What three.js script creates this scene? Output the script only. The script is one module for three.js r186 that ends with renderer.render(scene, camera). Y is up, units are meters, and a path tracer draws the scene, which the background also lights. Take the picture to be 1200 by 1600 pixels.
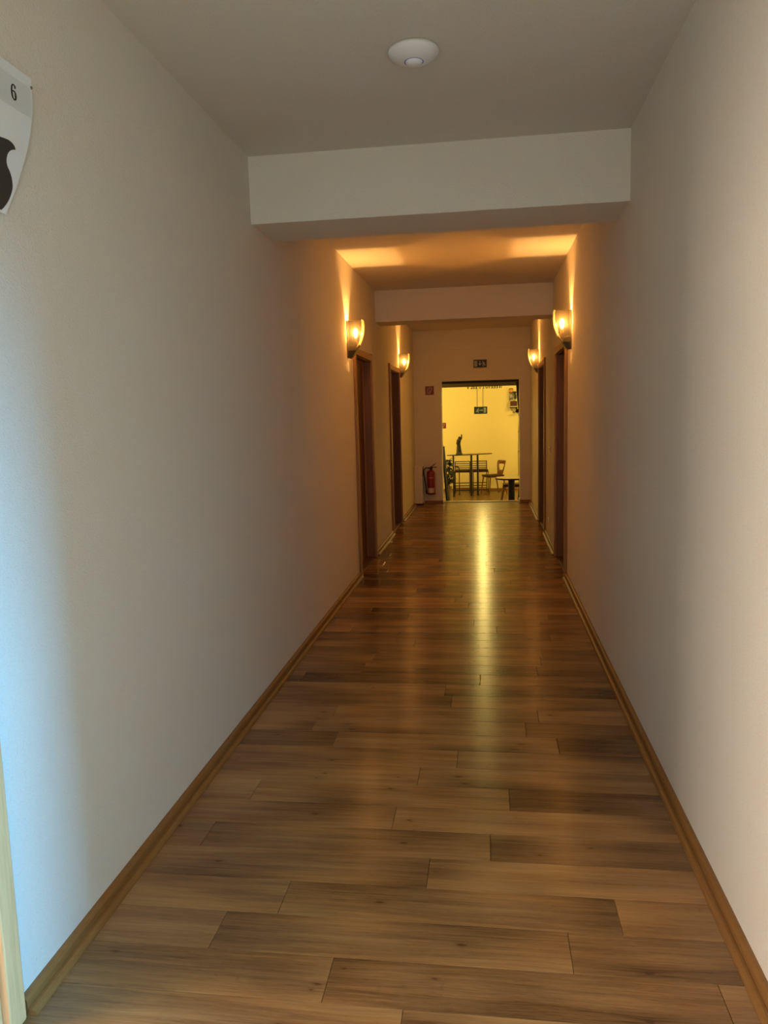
import * as THREE from 'three';
import { mergeGeometries, toCreasedNormals } from 'three/addons/utils/BufferGeometryUtils.js';
import { RoundedBoxGeometry } from 'three/addons/geometries/RoundedBoxGeometry.js';
import { RectAreaLightUniformsLib } from 'three/addons/lights/RectAreaLightUniformsLib.js';
import { FontLoader } from 'three/addons/loaders/FontLoader.js';
import { TextGeometry } from 'three/addons/geometries/TextGeometry.js';
import { MarchingCubes } from 'three/addons/objects/MarchingCubes.js';

// ---------------------------------------------------------------- camera, light, exposure
const scene = new THREE.Scene();
const camera = new THREE.PerspectiveCamera(67.64, 0.75, 0.05, 60);
camera.position.set(0, 1.6, 0);
camera.rotation.set(-0.1275, 0.137, -0.0272, 'YXZ');
const renderer = new THREE.WebGLRenderer({ antialias: true });
renderer.toneMapping = THREE.LinearToneMapping;
renderer.toneMappingExposure = 1.0;
renderer.shadowMap.enabled = true;
scene.background = new THREE.Color(0.02, 0.025, 0.03);
RectAreaLightUniformsLib.init();
const L = {
  backWindow: [1.0, 0.82, 0.59, 3.1],       // daylight of the window behind the camera
  roomSix: [1.0, 0.80, 0.60, 28],           // daylight through the open door on the left
  sideWindow: [0.12, 0.51, 1.0, 225],        // sky light of the side entrance
  sconce: [1.0, 0.46, 0.10, 2.4],           // wall lamps
  room: [1.0, 0.76, 0.21, 3.05],              // lamps of the room beyond
  dusk: [1.0, 0.93, 0.83],
};
const rgb = (a) => new THREE.Color().setRGB(a[0], a[1], a[2]);

// ---------------------------------------------------------------- measures of the place
const XL = -1.278, XR = 0.737, H = 3.007, ZEND = -13.5, ZBACK = 0.7, RF = -0.45, ZFAR = -20.05, RC = 2.75;

// ---------------------------------------------------------------- helpers
function rng(seed) { let s = seed >>> 0; return () => { s = (s + 0x6d2b79f5) >>> 0; let t = Math.imul(s ^ (s >>> 15), 1 | s); t = (t + Math.imul(t ^ (t >>> 7), 61 | t)) ^ t; return ((t ^ (t >>> 14)) >>> 0) / 4294967296; }; }
const used = {};
function numbered(n) { const k = used[n] = (used[n] ?? -1) + 1; return k ? `${n}_${String(k).padStart(3, '0')}` : n; }
function flat(g) { const h = g.index ? g.toNonIndexed() : g; for (const k of Object.keys(h.attributes)) if (!['position', 'normal', 'uv'].includes(k)) h.deleteAttribute(k); if (!h.attributes.uv) h.setAttribute('uv', new THREE.Float32BufferAttribute(new Float32Array(h.attributes.position.count * 2), 2)); return h; }
const merge = (list) => list.length === 1 ? flat(list[0]) : mergeGeometries(list.map(flat));
// uv in metres, laid on the face each triangle looks towards; turn = true runs the grain up
function metric(g, turn = false) {
  const h = flat(g), p = h.attributes.position, uv = h.attributes.uv, a = new THREE.Vector3(), b = new THREE.Vector3(), c = new THREE.Vector3();
  for (let i = 0; i < p.count; i += 3) {
    a.fromBufferAttribute(p, i); b.fromBufferAttribute(p, i + 1).sub(a); c.fromBufferAttribute(p, i + 2).sub(a); b.cross(c);
    const n = [Math.abs(b.x), Math.abs(b.y), Math.abs(b.z)], m = n.indexOf(Math.max(...n));
    for (let k = 0; k < 3; k++) {
      const x = p.getX(i + k), y = p.getY(i + k), z = p.getZ(i + k);
      let u = m === 0 ? -z : x, v = m === 1 ? -z : y;
      if (turn) [u, v] = [v, u];
      uv.setXY(i + k, u, v);
    }
  }
  return h;
}
function box(x0, x1, y0, y1, z0, z1, r = 0.003, seg = 1) {
  const w = Math.abs(x1 - x0), h = Math.abs(y1 - y0), d = Math.abs(z1 - z0), k = Math.min(r, w / 2.2, h / 2.2, d / 2.2);
  const g = k > 0 ? new RoundedBoxGeometry(w, h, d, seg, k) : new THREE.BoxGeometry(w, h, d);
  g.translate((x0 + x1) / 2, (y0 + y1) / 2, (z0 + z1) / 2);
  return metric(g);
}
function bar(a, b, r, n = 8, r2 = r) {
  const A = new THREE.Vector3(...a), B = new THREE.Vector3(...b), d = B.clone().sub(A);
  const g = new THREE.CylinderGeometry(r2, r, d.length(), n);
  g.applyQuaternion(new THREE.Quaternion().setFromUnitVectors(new THREE.Vector3(0, 1, 0), d.clone().normalize()));
  g.translate((A.x + B.x) / 2, (A.y + B.y) / 2, (A.z + B.z) / 2);
  return g;
}
const tube = (pts, r, n = 40, m = 8) => new THREE.TubeGeometry(new THREE.CatmullRomCurve3(pts.map((p) => new THREE.Vector3(...p))), n, r, m);
const lathe = (pts, n = 32, a0 = 0, a1 = Math.PI * 2) => new THREE.LatheGeometry(pts.map((p) => new THREE.Vector2(...p)), n, a0, a1);
function mesh(name, geo, material, parent) {
  const m = new THREE.Mesh(geo, material); m.castShadow = m.receiveShadow = true;
  m.name = parent && parent !== scene ? name : numbered(name);
  (parent ?? scene).add(m); return m;
}
function thing(name, label, category, [x, y, z] = [0, 0, 0], turn = 0, group) {
  const o = new THREE.Group(); o.name = numbered(name); scene.add(o); o.position.set(x, y, z); o.rotation.y = turn;
  return tag(o, label, category, group);
}
function tag(o, label, category, group) { o.userData.label = label; if (category) o.userData.category = category; if (group) o.userData.group = group; return o; }
function struct(name, label, geo, material) {
  const o = geo ? new THREE.Mesh(geo, material) : new THREE.Group(); o.name = name; o.castShadow = o.receiveShadow = true;
  o.userData.kind = 'structure'; o.userData.label = label; scene.add(o); return o;
}
// value noise that repeats every `per` cells along x and y
const HASH = new Float32Array(65536); { const r = rng(77); for (let i = 0; i < 65536; i++) HASH[i] = r(); }
function vn(x, y, s = 0, px = 4096, py = 4096) {
  const xi = Math.floor(x), yi = Math.floor(y), fx = x - xi, fy = y - yi, u = fx * fx * (3 - 2 * fx), v = fy * fy * (3 - 2 * fy);
  const h = (a, b) => HASH[((((a % px) + px) % px) * 374 + (((b % py) + py) % py) * 1543 + s * 7919) & 65535];
  return (h(xi, yi) * (1 - u) + h(xi + 1, yi) * u) * (1 - v) + (h(xi, yi + 1) * (1 - u) + h(xi + 1, yi + 1) * u) * v;
}
function fbm(x, y, s, oct = 3) { let a = 0.5, t = 0, n = 0; for (let i = 0; i < oct; i++) { t += a * vn(x, y, s + i); n += a; a *= 0.5; x *= 2.03; y *= 2.03; } return t / n; }
function dataTexture(w, h, fn, srgb) {
  const d = new Uint8Array(w * h * 4), o = [0, 0, 0];
  for (let y = 0; y < h; y++) for (let x = 0; x < w; x++) { fn(x, y, o); const i = (y * w + x) * 4; for (let k = 0; k < 3; k++) d[i + k] = Math.max(0, Math.min(255, o[k])); d[i + 3] = 255; }
  const t = new THREE.DataTexture(d, w, h); t.wrapS = t.wrapT = THREE.RepeatWrapping; t.magFilter = THREE.LinearFilter; t.minFilter = THREE.LinearFilter;
  if (srgb) t.colorSpace = THREE.SRGBColorSpace; t.needsUpdate = true; return t;
}
const enc = (c) => 255 * (c <= 0.0031308 ? 12.92 * c : 1.055 * Math.pow(c, 1 / 2.4) - 0.055);
function canvasTexture(w, h, draw) {
  const c = document.createElement('canvas'); c.width = w; c.height = h; draw(c.getContext('2d'), w, h);
  const t = new THREE.CanvasTexture(c); t.colorSpace = THREE.SRGBColorSpace; return t;
}

// ---------------------------------------------------------------- materials
// woodchip wallpaper: small raised crumbs, 0.5 m to the tile
const chips = (() => {
  const N = 1024, f = new Float32Array(N * N), r = rng(5);
  for (let k = 0; k < 5200; k++) {
    const cx = r() * N, cy = r() * N, a = 3 + r() * 6, b = 2 + r() * 3, t = r() * 3.14, hgt = 0.35 + r() * 0.65, R = Math.ceil(Math.max(a, b) * 1.6), ct = Math.cos(t), st = Math.sin(t);
    for (let y = -R; y <= R; y++) for (let x = -R; x <= R; x++) {
      const u = (x * ct + y * st) / a, v = (-x * st + y * ct) / b, q = u * u + v * v; if (q > 2.5) continue;
      const i = ((Math.floor(cy + y) + N) % N) * N + (Math.floor(cx + x) + N) % N; f[i] = Math.max(f[i], hgt * Math.exp(-q * 1.3));
    }
  }
  return dataTexture(N, N, (x, y, o) => { const v = 40 + 170 * f[y * N + x] + 25 * vn(x / 4, y / 4, 3, N / 4, N / 4) + 20 * vn(x / 16, y / 16, 5, N / 16, N / 16); o[0] = o[1] = o[2] = v; });
})();
function wallpaper(c, scale = 2, depth = 0.0016) {
  const t = chips.clone(); t.repeat.set(scale, scale); t.needsUpdate = true;
  return new THREE.MeshStandardMaterial({ color: rgb(c), roughness: 0.85, bumpMap: t, bumpScale: depth });
}
const M = {};
M.wall = wallpaper([0.76, 0.70, 0.605]);
M.ceiling = wallpaper([0.70, 0.64, 0.56]);
M.roomWall = wallpaper([0.80, 0.66, 0.30], 2, 0.0006);
M.plain = new THREE.MeshStandardMaterial({ color: rgb([0.62, 0.57, 0.49]), roughness: 0.8 });
// laminate: twelve boards in one atlas, one row each
const ROWS = 12, AW = 1024, AH = 2040, RH = AH / ROWS, PL = 1.088, PW = 0.1788;
const knots = []; { const r = rng(31); for (let k = 0; k < ROWS; k++) { const n = 1 + Math.floor(r() * 3); knots.push(Array.from({ length: n }, () => [r() * PL, 0.02 + r() * 0.14, 0.0025 + r() * 0.0055, r() < 0.5 ? 0.9 : 0.45])); } }
const tone = []; { const r = rng(12); for (let k = 0; k < ROWS; k++) tone.push((r() - 0.5) * 0.34); }
const heightAt = new Float32Array(AW * AH);
const woodMap = dataTexture(AW, AH, (x, y, o) => {
  const k = Math.min(ROWS - 1, Math.floor(y / RH)), u = (x / AW) * PL, v = ((y - k * RH) / RH) * PW, s = k * 41;
  let vv = v + 0.02 * (fbm(u * 2.2, v * 7, s, 2) - 0.5) + 0.004 * (vn(u * 9, v * 30, s + 3) - 0.5), dark = 0;
  for (const [ku, kv, kr, ks] of knots[k]) {
    const du = (u - ku) / 2.4, dv = v - kv, d = Math.sqrt(du * du + dv * dv);
    vv += 0.9 * kr * Math.sign(dv || 1) * Math.exp(-d / (kr * 2.6));
    dark += ks * (0.75 * Math.exp(-((d / (kr * 0.75)) ** 2)) + 0.28 * Math.exp(-d / (kr * 2.8)));
  }
  const fine = fbm(u * 11, vv * 330, s + 5, 3), mid = fbm(u * 2.3, vv * 95, s + 9, 3), broad = fbm(u * 1.7, vv * 22, s + 13, 3), cloud = fbm(u * 2.6, v * 5, s + 17, 2), pore = vn(u * 60, vv * 900, s + 23);
  const tick = Math.max(0, vn(u * 46, v * 75, s + 29) - 0.83) * 2.6 * Math.max(0, vn(u * 5, v * 9, s + 31) - 0.45) * 2;
  let t = 0.5 + tone[k] + 0.30 * (mid - 0.5) + 0.50 * (broad - 0.5) + 0.95 * (cloud - 0.5) + 0.36 * (fine - 0.5) + 0.14 * (pore - 0.5) - dark - 0.3 * tick;
  heightAt[y * AW + x] = fine * 0.6 + mid * 0.4 - dark * 0.4;
  t = Math.max(0, Math.min(1.15, t));
  const w = vn(u * 3, v * 12, s + 37);
  o[0] = enc(0.095 + (0.33 + 0.05 * w) * t); o[1] = enc(0.042 + 0.198 * t); o[2] = enc(0.015 + (0.082 - 0.02 * w) * t);
}, true);
const woodBump = dataTexture(AW, AH, (x, y, o) => { const v = 255 * heightAt[y * AW + x] * 0.35 + 80 * vn(x / 26, y / 14, 90) + 60 * vn(x / 9, y / 7, 92); o[0] = o[1] = o[2] = v; });
M.laminate = new THREE.MeshPhysicalMaterial({ map: woodMap, bumpMap: woodBump, bumpScale: 0.00030, roughness: 0.27, anisotropy: 0.78, anisotropyRotation: Math.PI / 2 });
// beech look of skirtings, casings and doors, grain along u, 1 m to the tile
const beech = dataTexture(512, 512, (x, y, o) => {
  const u = x / 512, v = y / 512, g = vn(u * 8, v * 128, 60, 8, 128) * 0.5 + vn(u * 16, v * 256, 61, 16, 256) * 0.3 + vn(u * 4, v * 16, 62, 4, 16) * 0.35;
  const k = 0.78 + 0.32 * g; o[0] = 255 * Math.min(1, k); o[1] = 255 * Math.min(1, k * 0.98); o[2] = 255 * Math.min(1, k * 0.95);
}, false);
const wood = (c, rough) => new THREE.MeshStandardMaterial({ color: rgb(c), map: beech, roughness: rough });
M.skirting = wood([0.27, 0.125, 0.034], 0.5);
M.casing = wood([0.33, 0.15, 0.045], 0.42);
M.jamb = wood([0.20, 0.075, 0.02], 0.5);
M.leaf = wood([0.13, 0.04, 0.011], 0.5);
M.oak = wood([0.80, 0.50, 0.24], 0.4);
M.dark = new THREE.MeshStandardMaterial({ color: rgb([0.014, 0.008, 0.005]), roughness: 0.55 });
M.matte = new THREE.MeshStandardMaterial({ color: rgb([0.01, 0.008, 0.008]), roughness: 1, });
M.black = new THREE.MeshStandardMaterial({ color: rgb([0.012, 0.012, 0.013]), roughness: 0.45 });
M.steel = new THREE.MeshStandardMaterial({ color: rgb([0.30, 0.27, 0.25]), roughness: 0.35, metalness: 1 });
M.bronze = new THREE.MeshStandardMaterial({ color: rgb([0.06, 0.045, 0.028]), roughness: 0.35, metalness: 1 });
M.tableLeg = new THREE.MeshStandardMaterial({ color: rgb([0.02, 0.014, 0.012]), roughness: 0.45, metalness: 0.2 });
M.brass = new THREE.MeshStandardMaterial({ color: rgb([0.75, 0.6, 0.38]), roughness: 0.3, metalness: 1 });
M.white = new THREE.MeshStandardMaterial({ color: rgb([0.78, 0.77, 0.75]), roughness: 0.35 });
M.radiator = new THREE.MeshStandardMaterial({ color: rgb([0.72, 0.66, 0.58]), roughness: 0.5 });
M.red = new THREE.MeshStandardMaterial({ color: rgb([0.24, 0.010, 0.010]), roughness: 0.3 });
M.plate = new THREE.MeshStandardMaterial({ color: rgb([0.10, 0.08, 0.05]), roughness: 0.6 });
M.ribbed = new THREE.MeshPhysicalMaterial({ color: rgb([0.135, 0.112, 0.075]), roughness: 0.30, transmission: 0.96, thickness: 0 });
M.bentGlass = new THREE.MeshPhysicalMaterial({ color: rgb([0.86, 0.76, 0.54]), roughness: 0.26, transmission: 0.95, thickness: 0 });
M.bulb = new THREE.MeshStandardMaterial({ color: rgb([1, 0.9, 0.7]), emissive: rgb([1.0, 0.72, 0.36]), emissiveIntensity: 40 });
M.cushion = new THREE.MeshStandardMaterial({ color: rgb([0.04, 0.009, 0.006]), roughness: 0.8 });
M.chairWood = wood([0.17, 0.062, 0.017], 0.45);
M.leafGreen = [[0.025, 0.04, 0.01], [0.04, 0.055, 0.015], [0.014, 0.024, 0.007]].map((c) => new THREE.MeshStandardMaterial({ color: rgb(c), roughness: 0.55 }));

// ---------------------------------------------------------------- floor of the corridor: boards laid across
const Z0 = -1.867;                                    // a joint between two rows
const floor = struct('floor', 'corridor floor of brown wood laminate boards laid crosswise', metric(new THREE.BoxGeometry(XR - XL + 0.3, 0.1, 12.8).translate((XL + XR) / 2, -0.0585, -7.4)), M.dark);
function plank(w, x0, x1, z0, z1, row, flip, slot) {   // board from u = 0 at w, cut to x0..x1; slot: its row of the atlas
  const g = 0.0007, c = 0.0015, P = [], U = [];
  const px = [[x0 + g, z1 + g], [x1 - g, z1 + g], [x1 - g, z0 - g], [x0 + g, z0 - g]], pi = [[x0 + g + c, z1 + g + c], [x1 - g - c, z1 + g + c], [x1 - g - c, z0 - g - c], [x0 + g + c, z0 - g - c]];
  const uv = (p) => { let u = (p[0] - w) / PL, v = (z0 - p[1]) / PW; if (flip & 1) u = 1 - u; if (flip & 2) v = 1 - v; return [u * 0.998 + 0.001, (slot + 0.01 + 0.98 * v) / ROWS]; };
  const quad = (A, B, C, D, ya, yb) => { for (const [p, y] of [[A, ya], [B, ya], [C, yb], [A, ya], [C, yb], [D, yb]]) { P.push(p[0], y, p[1]); U.push(...uv(p)); } };
  quad(pi[3], pi[2], pi[1], pi[0], 0, 0);
  for (let k = 0; k < 4; k++) { const n = (k + 1) % 4; quad(px[n], px[k], pi[k], pi[n], -0.0008, 0); quad(px[n], px[k], px[k], px[n], -0.009, -0.0008); }
  const G = new THREE.BufferGeometry(); G.setAttribute('position', new THREE.Float32BufferAttribute(P, 3)); G.setAttribute('uv', new THREE.Float32BufferAttribute(U, 2)); G.computeVertexNormals();
  return G;
}
{
  const r = rng(8), seen = { '-1': -0.242, 0: -0.468, 1: 0.229, 2: 0.396, 3: -0.222, 4: -0.005, 5: -0.385, 6: 0.075, 7: -0.318, 8: -0.154, 9: 0.32 };
  let last = -1;
  for (let k = -5; ; k++) {
    let z0 = Z0 - k * PW, z1 = z0 - PW, a = XL + 0.008, b = XR - 0.008;
    if (z0 < ZEND - 0.28) break;
    if (z0 < ZEND + 0.01) { a = -0.795; b = 0.545; z1 = Math.max(z1, ZEND - 0.285); } else if (z1 < ZEND) z1 = ZEND + 0.001;
    let j = seen[k] ?? XL + r() * PL; while (j > XL) j -= PL;
    for (let x = j; x < b; x += PL) {
      const x0 = Math.max(x, a), x1 = Math.min(x + PL, b), slot = (last + 1 + Math.floor(r() * (ROWS - 1))) % ROWS; last = slot;
      if (x1 - x0 < 0.03) continue;
      mesh('plank', plank(x, x0, x1, z0, z1, k, Math.floor(r() * 4), slot), M.laminate, floor);
    }
  }
}
struct('floor_rear', 'stretch of corridor floor behind the viewpoint', metric(box(XL - 0.1, XR + 2.2, -0.12, 0, Z0 + 5 * PW, ZBACK + 0.2, 0)), M.skirting);

// ---------------------------------------------------------------- walls, ceiling, beams
function holed(x0, x1, y0, y1, holes) {               // a flat wall with rectangular openings
  const s = new THREE.Shape([[x0, y0], [x1, y0], [x1, y1], [x0, y1]].map((p) => new THREE.Vector2(...p)));
  for (const [a, b, c, d] of holes) s.holes.push(new THREE.Path([[a, c], [a, d], [b, d], [b, c]].map((p) => new THREE.Vector2(...p))));
  return s;
}
const DOOR_H = 2.19;
const doors = { left: [[-8.445, -7.425], [-11.135, -10.105]], right: [[-8.445, -7.385], [-11.135, -10.075]] };   // clear openings, z from..to
const nearDoor = [-1.675, -0.72];
function sideWall(holes, x0, x1) {                    // shape drawn in (-z, y), then turned to stand along z
  const g = new THREE.ExtrudeGeometry(holed(-ZBACK, 13.5, 0, H, holes.map(([a, b, t]) => [-b, -a, 0, t])), { depth: Math.abs(x1 - x0), bevelEnabled: false });
  g.rotateY(Math.PI / 2); g.translate(Math.min(x0, x1), 0, 0); return metric(g);
}
struct('wall_left', 'long left corridor wall in off-white woodchip wallpaper', sideWall([...doors.left.map((d) => [...d, DOOR_H]), [...nearDoor, DOOR_H]], XL - 0.2, XL), M.wall);
struct('wall_right', 'long right corridor wall in off-white woodchip wallpaper', sideWall([...doors.right.map((d) => [...d, DOOR_H]), [-1.05, 0.25, 2.1]], XR, XR + 0.2), M.wall);
struct('ceiling', 'flat textured corridor ceiling', box(XL - 0.2, XR + 0.2, H, H + 0.2, ZEND - 0.3, ZBACK + 0.2, 0), M.ceiling);
struct('beam_1', 'first downstand beam crossing the ceiling near the viewer', box(XL - 0.05, XR + 0.05, 2.652, H + 0.05, -4.675, -4.236, 0.004), M.wall);
struct('beam_2', 'second downstand beam crossing the ceiling beyond the front lamps', box(XL - 0.05, XR + 0.05, 2.654, H + 0.05, -9.362, -8.958, 0.004), M.wall);
struct('beam_3', 'shallow beam band along the top of the end wall', box(XL - 0.05, XR + 0.05, 2.661, H + 0.05, ZEND - 0.05, ZEND + 0.018, 0.004), M.wall);
{
  const g = new THREE.ExtrudeGeometry(holed(-3, 3.2, RF - 0.2, H + 0.2, [[-0.8, 0.55, RF - 0.1, 2.14]]), { depth: 0.3, bevelEnabled: false }); g.translate(0, 0, ZEND - 0.3);
  struct('wall_end', 'end wall with a square opening to the lit room', metric(g), M.wall);
}
{ // behind the viewer: a wall with a daylight window
  const g = new THREE.ExtrudeGeometry(holed(XL - 0.2, XR + 0.2, 0, H + 0.2, [[-0.95, 0.45, 0.55, 2.45]]), { depth: 0.2, bevelEnabled: false }); g.translate(0, 0, ZBACK);
  struct('wall_back', 'wall behind the viewpoint', metric(g), M.wall);
}
function glazed(name, label, w, h, x, y, z, turn, c, power) {
  const o = struct(name, label); o.position.set(x, y, z); o.rotation.y = turn;
  const f = [box(-w / 2, w / 2, h / 2 - 0.06, h / 2, -0.05, 0.03), box(-w / 2, w / 2, -h / 2, -h / 2 + 0.06, -0.05, 0.03), box(-w / 2, -w / 2 + 0.06, -h / 2 + 0.06, h / 2 - 0.06, -0.05, 0.03), box(w / 2 - 0.06, w / 2, -h / 2 + 0.06, h / 2 - 0.06, -0.05, 0.03)];
  mesh('frame', merge(f), M.white, o);
  mesh('pane', box(-w / 2 + 0.05, w / 2 - 0.05, -h / 2 + 0.05, h / 2 - 0.05, -0.03, -0.01, 0), new THREE.MeshStandardMaterial({ color: rgb([0.5, 0.5, 0.5]), emissive: rgb(c), emissiveIntensity: 0.8 }), o);
  const l = new THREE.RectAreaLight(rgb(c), power, w - 0.14, h - 0.14); l.name = 'daylight'; l.rotation.y = Math.PI; l.position.z = 0; o.add(l);
}
glazed('window_1', 'daylight window behind the viewpoint', 1.4, 1.9, -0.25, 1.5, ZBACK + 0.06, Math.PI, L.backWindow, L.backWindow[3]);
{ // side entrance on the right, outside the frame: its sky light falls on the left wall
  const x0 = XR + 0.2, x1 = 3.0, z0 = -1.3, z1 = 1.3;
  struct('wall_entrance', 'walls of the side entrance', merge([box(x0, x1, 0, 3.6, z0 - 0.15, z0, 0), box(x0, x1, 0, 3.6, z1, z1 + 0.15, 0)]), M.plain);
  const g = new THREE.ExtrudeGeometry(holed(-z1 - 0.15, -z0 + 0.15, 0, 3.6, [[-0.3, 0.9, 1.95, 3.35]]), { depth: 0.15, bevelEnabled: false }); g.rotateY(Math.PI / 2); g.translate(x1, 0, 0);
  struct('wall_entrance_window', 'outer wall of the side entrance', metric(g), M.plain);
  struct('ceiling_entrance', 'ceiling of the side entrance', box(x0 - 0.2, x1 + 0.15, 3.6, 3.7, z0 - 0.15, z1 + 0.15, 0), M.plain);
  struct('wall_entrance_above', 'wall above the corridor beside the entrance', box(x0 - 0.2, x0, H, 3.6, z0 - 0.15, z1 + 0.15, 0), M.plain);
  glazed('window_2', 'tall sky-lit window of the side entrance', 1.2, 1.4, x1 + 0.06, 2.65, -0.3, -Math.PI / 2, L.sideWindow, L.sideWindow[3]);
}

{ // the room behind the open door on the left, outside the frame: its daylight falls on the right wall
  const x1 = XL - 0.2, x0 = -4.2, z0 = -2.6, z1 = 0.9;
  struct('wall_room_six', 'walls of the room behind the open left door', merge([box(x0, x1, 0, 2.9, z0 - 0.15, z0, 0), box(x0, x1, 0, 2.9, z1, z1 + 0.15, 0)]), M.plain);
  const g = new THREE.ExtrudeGeometry(holed(-z1 - 0.15, -z0 + 0.15, 0, 2.9, [[-0.6, 1.4, 0.8, 2.4]]), { depth: 0.15, bevelEnabled: false }); g.rotateY(Math.PI / 2); g.translate(x0 - 0.15, 0, 0);
  struct('wall_room_six_window', 'outer wall of the room behind the open left door', metric(g), M.plain);
  struct('ceiling_room_six', 'ceiling of the room behind the open left door', box(x0 - 0.15, x1, 2.9, 3.0, z0 - 0.15, z1 + 0.15, 0), M.plain);
  struct('floor_room_six', 'floor of the room behind the open left door', box(x0 - 0.15, x1 + 0.1, -0.12, 0, z0 - 0.15, z1 + 0.15, 0), M.skirting);
  glazed('window_3', 'daylight window of the room behind the open left door', 2.0, 1.6, x0 - 0.06, 1.6, -0.4, Math.PI / 2, L.roomSix, L.roomSix[3]);
}

// ---------------------------------------------------------------- skirting boards
function skirting(name, label, side, za, zb) {        // za nearer, zb farther
  const o = struct(name, label), X = side === 'left' ? XL : XR, d = side === 'left' ? 1 : -1, len = za - zb;
  const run = (pts) => { const s = new THREE.Shape(pts.map(([x, y]) => new THREE.Vector2(x * d, y))); const g = new THREE.ExtrudeGeometry(s, { depth: len, bevelEnabled: false }); g.translate(X, 0, zb); return metric(g); };
  mesh('board', run([[-0.002, 0], [0.022, 0], [0.021, 0.038], [0.017, 0.046], [0.012, 0.0485], [-0.002, 0.0485]]), M.skirting, o);
  mesh('shoe_molding', run([[0.0225, 0], [0.046, 0], [0.045, 0.006], [0.040, 0.0135], [0.032, 0.017], [0.0225, 0.0175]]), M.skirting, o);
}
skirting('baseboard_left', 'long wooden skirting along the near left wall', 'left', -1.742, -7.352);
skirting('baseboard_left_001', 'short wooden skirting between the two left doors', 'left', -8.52, -10.03);
skirting('baseboard_left_002', 'short wooden skirting between the far left door and the pale box', 'left', -11.21, -13.18);
skirting('baseboard_right', 'long wooden skirting along the near right wall', 'right', -1.1, -7.31);
skirting('baseboard_right_001', 'short wooden skirting between the two right doors', 'right', -8.52, -10.0);
skirting('baseboard_right_002', 'short wooden skirting beyond the far right door', 'right', -11.21, -13.48);
for (const [n, l, a, b] of [['baseboard_end', 'dark skirting under the fire extinguisher', XL + 0.16, -0.802], ['baseboard_end_001', 'dark skirting on the end wall right of the opening', 0.552, XR - 0.02]])
  struct(n, l, box(a, b, 0, 0.05, ZEND - 0.001, ZEND + 0.018, 0.003), M.skirting);

// ---------------------------------------------------------------- doors in wooden frames
function door(n, label, side, za, zb, top, leafMat, caseMat, recess = 0.085, open = false) {   // za nearer, zb farther edge of the clear opening
  const o = struct(`door_${n}`, label), X = side === 'left' ? XL : XR, d = side === 'left' ? 1 : -1; o.position.set(X, 0, (za + zb) / 2);
  const w = (za - zb) / 2, C = 0.068, t = 0.026;
  const bx = (a, b, y0, y1, z0, z1, r, turn) => metric(box(Math.min(a * d, b * d), Math.max(a * d, b * d), y0, y1, z0, z1, r), turn);
  mesh('casing', bx(0, t, 0, top + C, w - 0.012, w + C - 0.012, 0.006, true), caseMat, o);
  mesh('casing', bx(0, t, 0, top + C, -w - C + 0.012, -w + 0.012, 0.006, true), caseMat, o);
  mesh('head_casing', bx(0, t, top - 0.012, top + C - 0.012, -w + 0.0125, w - 0.0125, 0.006), caseMat, o);
  mesh('lining', merge([bx(-0.2, 0.001, 0, top, w - 0.02, w, 0.002, true), bx(-0.2, 0.001, 0, top, -w, -w + 0.02, 0.002, true), bx(-0.2, 0.001, top - 0.02, top, -w + 0.02, w - 0.02, 0.002)]), leafMat === M.leaf && caseMat === M.casing ? M.jamb : caseMat, o);
  mesh('threshold', bx(-0.199, -0.001, -0.0085, 0.004, -w + 0.021, w - 0.021, 0.002), M.leaf, o);
  if (open) mesh('leaf', bx(-0.2 - 2 * w + 0.044, -0.2, 0.006, top - 0.022, w - 0.062, w - 0.022, 0.004, true), leafMat, o);
  else mesh('leaf', bx(-recess - 0.04, -recess, 0.006, top - 0.022, -w + 0.022, w - 0.022, 0.004, true), leafMat, o);
  mesh('stop', merge([bx(-recess, -recess + 0.014, 0, top - 0.02, w - 0.034, w - 0.02, 0.003, true), bx(-recess, -recess + 0.014, 0, top - 0.02, -w + 0.02, -w + 0.034, 0.003, true), bx(-recess, -recess + 0.014, top - 0.034, top - 0.02, -w + 0.034, w - 0.034, 0.003)]), caseMat, o);
  return o;
}
door(1, 'near left brown wooden door in an orange frame, just beyond the lamp', 'left', -7.425, -8.445, DOOR_H, M.leaf, M.casing);
door(2, 'far left brown wooden door in an orange frame', 'left', -10.105, -11.135, DOOR_H, M.leaf, M.casing);
door(3, 'near right brown wooden door in an orange frame', 'right', -7.385, -8.445, DOOR_H, M.leaf, M.casing);
door(4, 'far right brown wooden door in an orange frame', 'right', -10.075, -11.135, DOOR_H, M.leaf, M.casing);
door(5, 'light wooden door frame at the left edge beside the skirting', 'left', -0.72, -1.675, DOOR_H, M.leaf, M.oak, 0.085, true);

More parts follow.
